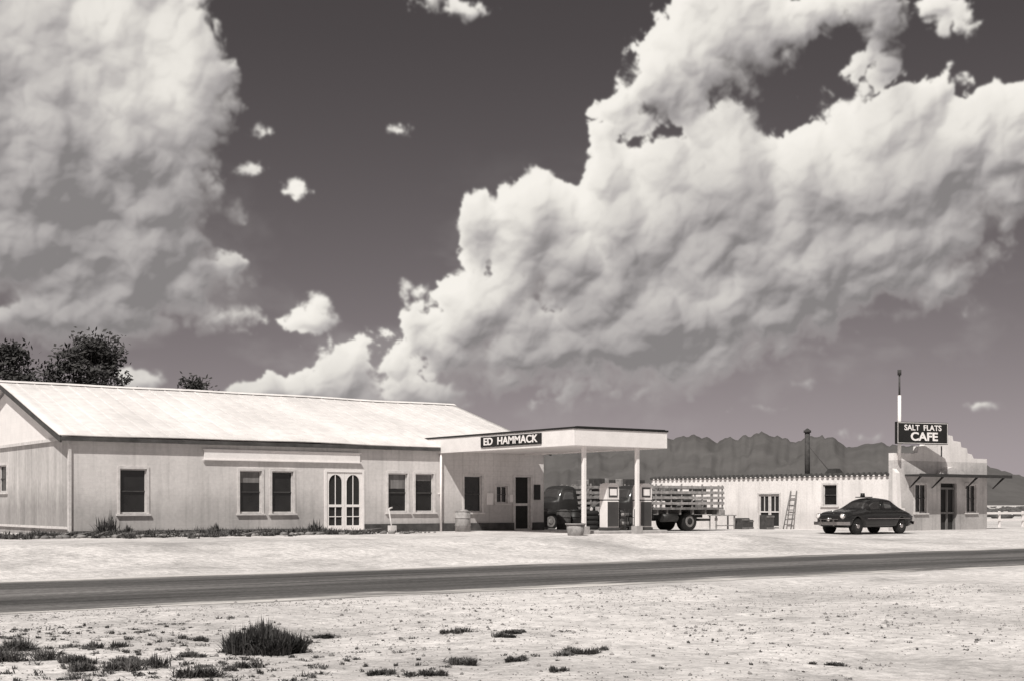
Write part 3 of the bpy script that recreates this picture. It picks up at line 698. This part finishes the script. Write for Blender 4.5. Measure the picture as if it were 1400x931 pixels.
for x,y,s in ((14.0,41.4,.75),(13.8,41.2,.5),(17.6,41.3,.4),(21.2,41.2,.5),(14.5,41.0,.4)): blades(mb,x,y,gh(x,y),s*.6,s*1.1,160,rr,w=.014)
mb.obj('weeds',[m_scrub],recalc=False)
mb=MB()
for k in range(26):
    x=rr.triangular(11,24,15); y=rr.uniform(39.3,41.2); a=rr.uniform(-.5,.5); l=rr.uniform(.3,1.2); z=gh(x,y)+.06
    mb.cyl((x,y,z),(x+l*math.cos(a),y+l*math.sin(a)*.6,z+rr.uniform(0,.15)),.03,.015,6)
mb.obj('fallen_branches',[m_wood])
mb=MB()
for k in range(70):
    x=11.2+k*.2+rr.uniform(-.06,.06); y=39.4+rr.uniform(-.15,.15); s=rr.uniform(.05,.13)
    mb.ball((x,y,gh(x,y)+s*.3),s,n=6,sx=rr.uniform(.8,1.5),sy=1,sz=.6)
mb.obj('edging_stones',[m_stone])
mb=MB()
for k in range(15000):
    d_=rr.random()**.8; z_=10.3+14*d_; xc=rr.uniform(-.43,.43)*z_
    x=xc*.8116+z_*.5843; y=-xc*.5843+z_*.8116
    if 18.8<y<27: continue
    if noise.noise((x*.6,y*.6,2))+.25*(1-xc/z_/.43)<rr.uniform(-.5,.45): continue
    s=rr.uniform(.005,.014) if rr.random()<.94 else rr.uniform(.014,.036)
    c=(x,y,gh(x,y)+s*.2); 
    P=[(c[0]+s*rr.uniform(.6,1.3)*q[0],c[1]+s*rr.uniform(.6,1.3)*q[1],c[2]+s*.7*q[2]) for q in ((1,0,0),(0,1,0),(-1,0,0),(0,-1,0),(0,0,1),(0,0,-1))]
    for t in ((0,1,4),(1,2,4),(2,3,4),(3,0,4),(1,0,5),(2,1,5),(3,2,5),(0,3,5)): mb.poly([P[i] for i in t])
mb.obj('gravel',[m_stone],recalc=False)
mb=MB()
for k in range(700):
    z_=rr.uniform(85,700); xc=rr.uniform(.1,.5)*z_
    x=xc*.8116+z_*.5843; y=-xc*.5843+z_*.8116
    if y<60: continue
    s=rr.uniform(.4,1.1)
    mb.ball((x,y,.28+s*.2),s,n=6,sx=rr.uniform(.8,2.2),sy=1,sz=.45)
mb.obj('distant_scrub',[m_scrub])

# ------------------------------------------------------------------ world: daylight sky with computed cumulus field
CW,CH,PR=2048,960,1833.0
def pn(X,Y,seed):
    r=np.random.RandomState(seed); P=r.permutation(256).astype(np.int32); P=np.concatenate([P,P]); ga=r.rand(256).astype(np.float32)*6.2832; gx=np.cos(ga);gy=np.sin(ga)
    xi=np.floor(X).astype(np.int32); yi=np.floor(Y).astype(np.int32); xf=X-xi; yf=Y-yi
    u=xf*xf*xf*(xf*(xf*6-15)+10); v=yf*yf*yf*(yf*(yf*6-15)+10)
    def g(i,j):
        h=P[P[(xi+i)&255]+((yi+j)&255)]; return gx[h]*(xf-i)+gy[h]*(yf-j)
    a=g(0,0); b=g(1,0); c=g(0,1); d=g(1,1)
    a=a+u*(b-a); c=c+u*(d-c); return (a+v*(c-a)).astype(np.float32)
def fbm(X,Y,cell,oc,seed,gain=.5,bill=False):
    s=0;amp=1.0
    for i in range(oc):
        n=pn(X/cell+i*17.3,Y/cell+i*9.1,seed+i); s=s+amp*((2*np.abs(n)) if bill else n*1.4); amp*=gain; cell/=2.03
    return s
def blur(a,r):
    for ax in (0,1):
        for _ in range(2):
            k=2*r+1; pad=[(0,0),(0,0)]; pad[ax]=(r+1,r); c=np.cumsum(np.pad(a,pad,mode='edge').astype(np.float64),axis=ax)
            if ax==0: a=(c[k:]-c[:-k])/k
            else: a=(c[:,k:]-c[:,:-k])/k
    return a.astype(np.float32)
def sst(a,b,x):
    t=np.clip((x-a)/(b-a),0,1); return t*t*(3-2*t)
def ctr(u,v):
    m=(u-700)/1800; az=math.atan(m); el=math.atan((690-v)/1800*math.cos(az)); return CW/2+az*PR, el*PR
def make_clouds():
    Y,X=np.mgrid[0:CH,0:CW].astype(np.float32)
    wx=fbm(X,Y,170,4,11)*32; wy=fbm(X,Y,170,4,31)*28
    wx2=fbm(X,Y,34,4,51)*7; wy2=fbm(X,Y,34,4,61)*6
    BIG=[(60,150,240,230),(215,110,95,110),(180,330,140,125),(120,20,160,120),(275,90,60,60),(100,430,180,48),(255,390,60,55),(-200,300,160,110),(-150,60,150,110),
     (740,315,105,90),(655,430,88,66),(700,498,140,50),(850,480,170,56),(860,330,150,130),(900,430,190,90),(1010,300,170,125),(1100,350,180,120),(1200,260,170,140),(1370,190,150,80),(1275,380,60,55),(1000,485,100,26),(585,480,62,28),
     (930,95,110,85),(850,160,45,40),(1010,40,90,60),(1150,12,130,32),(1240,25,60,30),(1190,95,42,26),(1560,200,120,60),(1700,380,140,40),(1650,40,120,50),
     (375,548,62,42),(460,520,70,58),(545,552,80,30)]
    SMALL=[(340,230,26,14),(325,295,20,18),(400,258,22,16),(350,182,18,13),(325,430,46,17),(420,438,50,20),(432,418,26,18),(190,520,36,22),(620,15,44,12),(590,2,28,10),(1350,350,18,24),(1100,526,26,10),(1168,456,20,7),(1340,558,32,9),(1180,600,55,10),(1010,503,66,12),(540,180,20,9),(1240,430,36,14),(575,400,18,12),(300,190,16,16),(1060,560,30,6),(560,395,16,8)]
    def field(lst,XX,YY,k):
        acc=np.zeros_like(XX)
        for u,v,ru,rv in lst:
            cx,cy=ctr(u,v); r=min(ru,rv); f=(1-np.sqrt(((XX-cx)/ru)**2+((YY-cy)/rv)**2))*r
            acc+=np.exp(np.clip(f/k,-30,30))
        return k*np.log(acc+1e-12)
    fb=field(BIG,X+wx+wx2,Y+wy+wy2,14.0)
    fs=field(SMALL,X+wx*.10+wx2*.9,Y+wy*.08+wy2*.8,3.0)
    xw=X+wx2*1.2; yw=Y+wy2*1.2
    B=fbm(xw,yw,92,6,71,gain=.54,bill=True)-.92
    fine=fbm(X,Y,18,4,91,gain=.6); mid=fbm(xw,yw,60,5,141,gain=.55)
    F1=fb+B*27+fine*3.5; F2=fs+B*7+fine*4.5
    F=np.maximum(F1,F2)
    dens=sst(-2,14,F)
    Tr=np.zeros_like(F); S=np.zeros(CW,np.float32)
    dn=dens*(.65+.8*np.clip(B*.5+mid*.6+.3,-.6,1.2))
    for y in range(CH-1,-1,-1):
        if y%3==0: S=np.roll(S,1)
        S=S*.988+dn[y]; Tr[y]=S
    Tr=blur(np.exp(-Tr/38.0),5)
    dome=80*(1-np.exp(-np.clip(np.maximum(fb,fs),0,None)/60))
    lx,ly,lz=-.40,.62,.67
    def lam_of(H,flat):
        gy,gx=np.gradient(H); il=1/np.sqrt(gx*gx+gy*gy+flat*flat); return np.clip((-gx*lx-gy*ly+flat*lz)*il,0,1)
    l0=lam_of(blur(dome,3)+blur(B*26+fine*1.0,1),2.2)
    l1=lam_of(blur(dome,4)+blur(B*28,3),1.4)
    l2=lam_of(blur(dome+B*36,8),.9)
    l3=lam_of(blur(dome+B*34,24),.5)
    big=fbm(X+wx,Y*1.3+wy,240,4,131,gain=.5)
    art=np.zeros_like(F)
    for u,v,ru,rv,k in ((190,60,150,110,.20),(235,130,80,90,.12),(60,330,150,110,-.14),(330,440,60,25,.1),(720,250,110,60,.16),(900,80,110,70,.14),(1040,200,170,60,.16),(1230,160,150,60,.14),(860,470,200,50,-.10),(1120,430,160,50,-.10),(640,390,60,50,.14),(460,490,70,25,.14),(960,400,60,30,.10),(1380,180,80,50,.10),(930,150,100,30,-.08)):
        cx,cy=ctr(u,v); art+=k*np.exp(-(((X-cx)/ru)**2+((Y-cy)/rv)**2)*1.2)
    soft=.4+.6*Tr
    b=.20+.22*Tr+.11*l0*soft+.15*l1*soft+.20*l2*soft+.20*l3*soft+.09*big+.07*mid*soft+art
    rim=sst(22,2,F1)*l3; b=b+.10*rim
    b=.5+(b-.5)*1.17+.025
    b=np.where(b>.82,.82+(b-.82)*.45,b); b=np.clip(b,.24,.95)
    wdt=5+34*(1-Tr)*sst(.15,.9,1-l3)
    wisp=sst(-.25,.5,fbm(X*.7,Y*1.2,60,4,171))
    alpha=np.clip((F+1)/(wdt+7*wisp),0,1); alpha=alpha*alpha*(3-2*alpha)
    veil=sst(-55,20,fb+wy2*2+mid*22)*.26*sst(-.3,.5,fbm(X*.6,Y*1.5,110,5,191))*sst(560,120,Y)
    b=b*alpha+(1-alpha)*.50; alpha=np.maximum(alpha,0)+(1-alpha)*veil
    alpha*=sst(0,60,Y+20)*.97
    haze=sst(240,40,Y)*.30
    b=blur(b,1)*.6+b*.4; b=b*(1-haze)+.33*haze
    t=sst(.25,.85,b)
    img=np.empty((CH,CW,4),np.float32)
    img[...,0]=b; img[...,1]=b*(.94+.02*t); img[...,2]=b*(.935-.04*t); img[...,3]=blur(alpha,1)
    im=bpy.data.images.new('cumulus',CW,CH,alpha=True,float_buffer=True); im.colorspace_settings.name='Non-Color'; im.alpha_mode='CHANNEL_PACKED'
    im.pixels.foreach_set(img.ravel()); im.update(); im.pack()
    return im
IM=make_clouds()
w=bpy.data.worlds.new('World'); sc.world=w; w.use_nodes=True; nt=w.node_tree; nt.nodes.clear(); L=nt.links
SUN_EL=math.radians(50); sdir=Vector((-.8,-.6,0)).normalized(); sv=Vector((sdir.x*math.cos(SUN_EL),sdir.y*math.cos(SUN_EL),math.sin(SUN_EL)))
tc=nt.nodes.new('ShaderNodeTexCoord')
def W(op,a,b=None):
    n=nt.nodes.new('ShaderNodeVectorMath'); n.operation=op
    for i,q in enumerate((a,b)):
        if q is None: continue
        if isinstance(q,tuple): n.inputs[i].default_value=q
        else: L.new(q,n.inputs[i])
    return n
D=tc.outputs['Generated']
az=math_(nt,'ARCTAN2',W('DOT_PRODUCT',D,(.8116,-.5843,0)).outputs['Value'],W('DOT_PRODUCT',D,(.5843,.8116,0)).outputs['Value'])
el=math_(nt,'ARCSINE',W('DOT_PRODUCT',D,(0,0,1)).outputs['Value'])
cx=nt.nodes.new('ShaderNodeCombineXYZ'); L.new(math_(nt,'MULTIPLY_ADD',az,PR/CW,.5),cx.inputs[0]); L.new(math_(nt,'MULTIPLY',math_(nt,'MAXIMUM',el,0.0),PR/CH),cx.inputs[1])
it=nt.nodes.new('ShaderNodeTexImage'); it.image=IM; it.extension='MIRROR'; L.new(cx.outputs[0],it.inputs[0])
def MR(val,a,b,c,d):
    n=nt.nodes.new('ShaderNodeMapRange')
    for i,q in zip((1,2,3,4),(a,b,c,d)): n.inputs[i].default_value=q
    L.new(val,n.inputs[0]); return n.outputs[0]
cl=nt.nodes.new('ShaderNodeVectorMath'); cl.operation='SCALE'; L.new(it.outputs[0],cl.inputs[0]); cl.inputs['Scale'].default_value=10
sky=nt.nodes.new('ShaderNodeTexSky'); sky.sky_type='NISHITA'; sky.sun_disc=False; sky.sun_elevation=SUN_EL; sky.sun_rotation=math.atan2(sdir.x,sdir.y)%(2*math.pi); sky.altitude=1100; sky.dust_density=.6
bw=nt.nodes.new('ShaderNodeRGBToBW'); L.new(sky.outputs[0],bw.inputs[0])
val=math_(nt,'MULTIPLY',bw.outputs[0],MR(el,.02,.34,.43,.31))
sk=nt.nodes.new('ShaderNodeVectorMath'); sk.operation='SCALE'; sk.inputs[0].default_value=(1.0,.875,.90); L.new(val,sk.inputs['Scale'])
mx=nt.nodes.new('ShaderNodeMix'); mx.data_type='RGBA'; L.new(it.outputs[1],mx.inputs[0]); L.new(sk.outputs[0],mx.inputs[6]); L.new(cl.outputs[0],mx.inputs[7])
bg=nt.nodes.new('ShaderNodeBackground'); bg.inputs[1].default_value=.1; L.new(mx.outputs[2],bg.inputs[0])
ow=nt.nodes.new('ShaderNodeOutputWorld'); L.new(bg.outputs[0],ow.inputs[0])

sl=bpy.data.lights.new('sun','SUN'); sl.energy=4.7; sl.angle=math.radians(.5); sl.color=(1,.965,.91)
so=bpy.data.objects.new('sun',sl); col.objects.link(so); so.rotation_euler=sv.to_track_quat('Z','Y').to_euler()

cam=bpy.data.cameras.new('camera'); co=bpy.data.objects.new('camera',cam); col.objects.link(co)
co.location=(0,0,1.5); co.rotation_euler=(math.pi/2,0,-math.radians(35.75))
cam.sensor_width=36; cam.lens=36*1800/1400; cam.shift_y=.160; cam.clip_end=30000; cam.clip_start=.1
sc.camera=co
sc.view_settings.view_transform='Standard'; sc.view_settings.look='None'
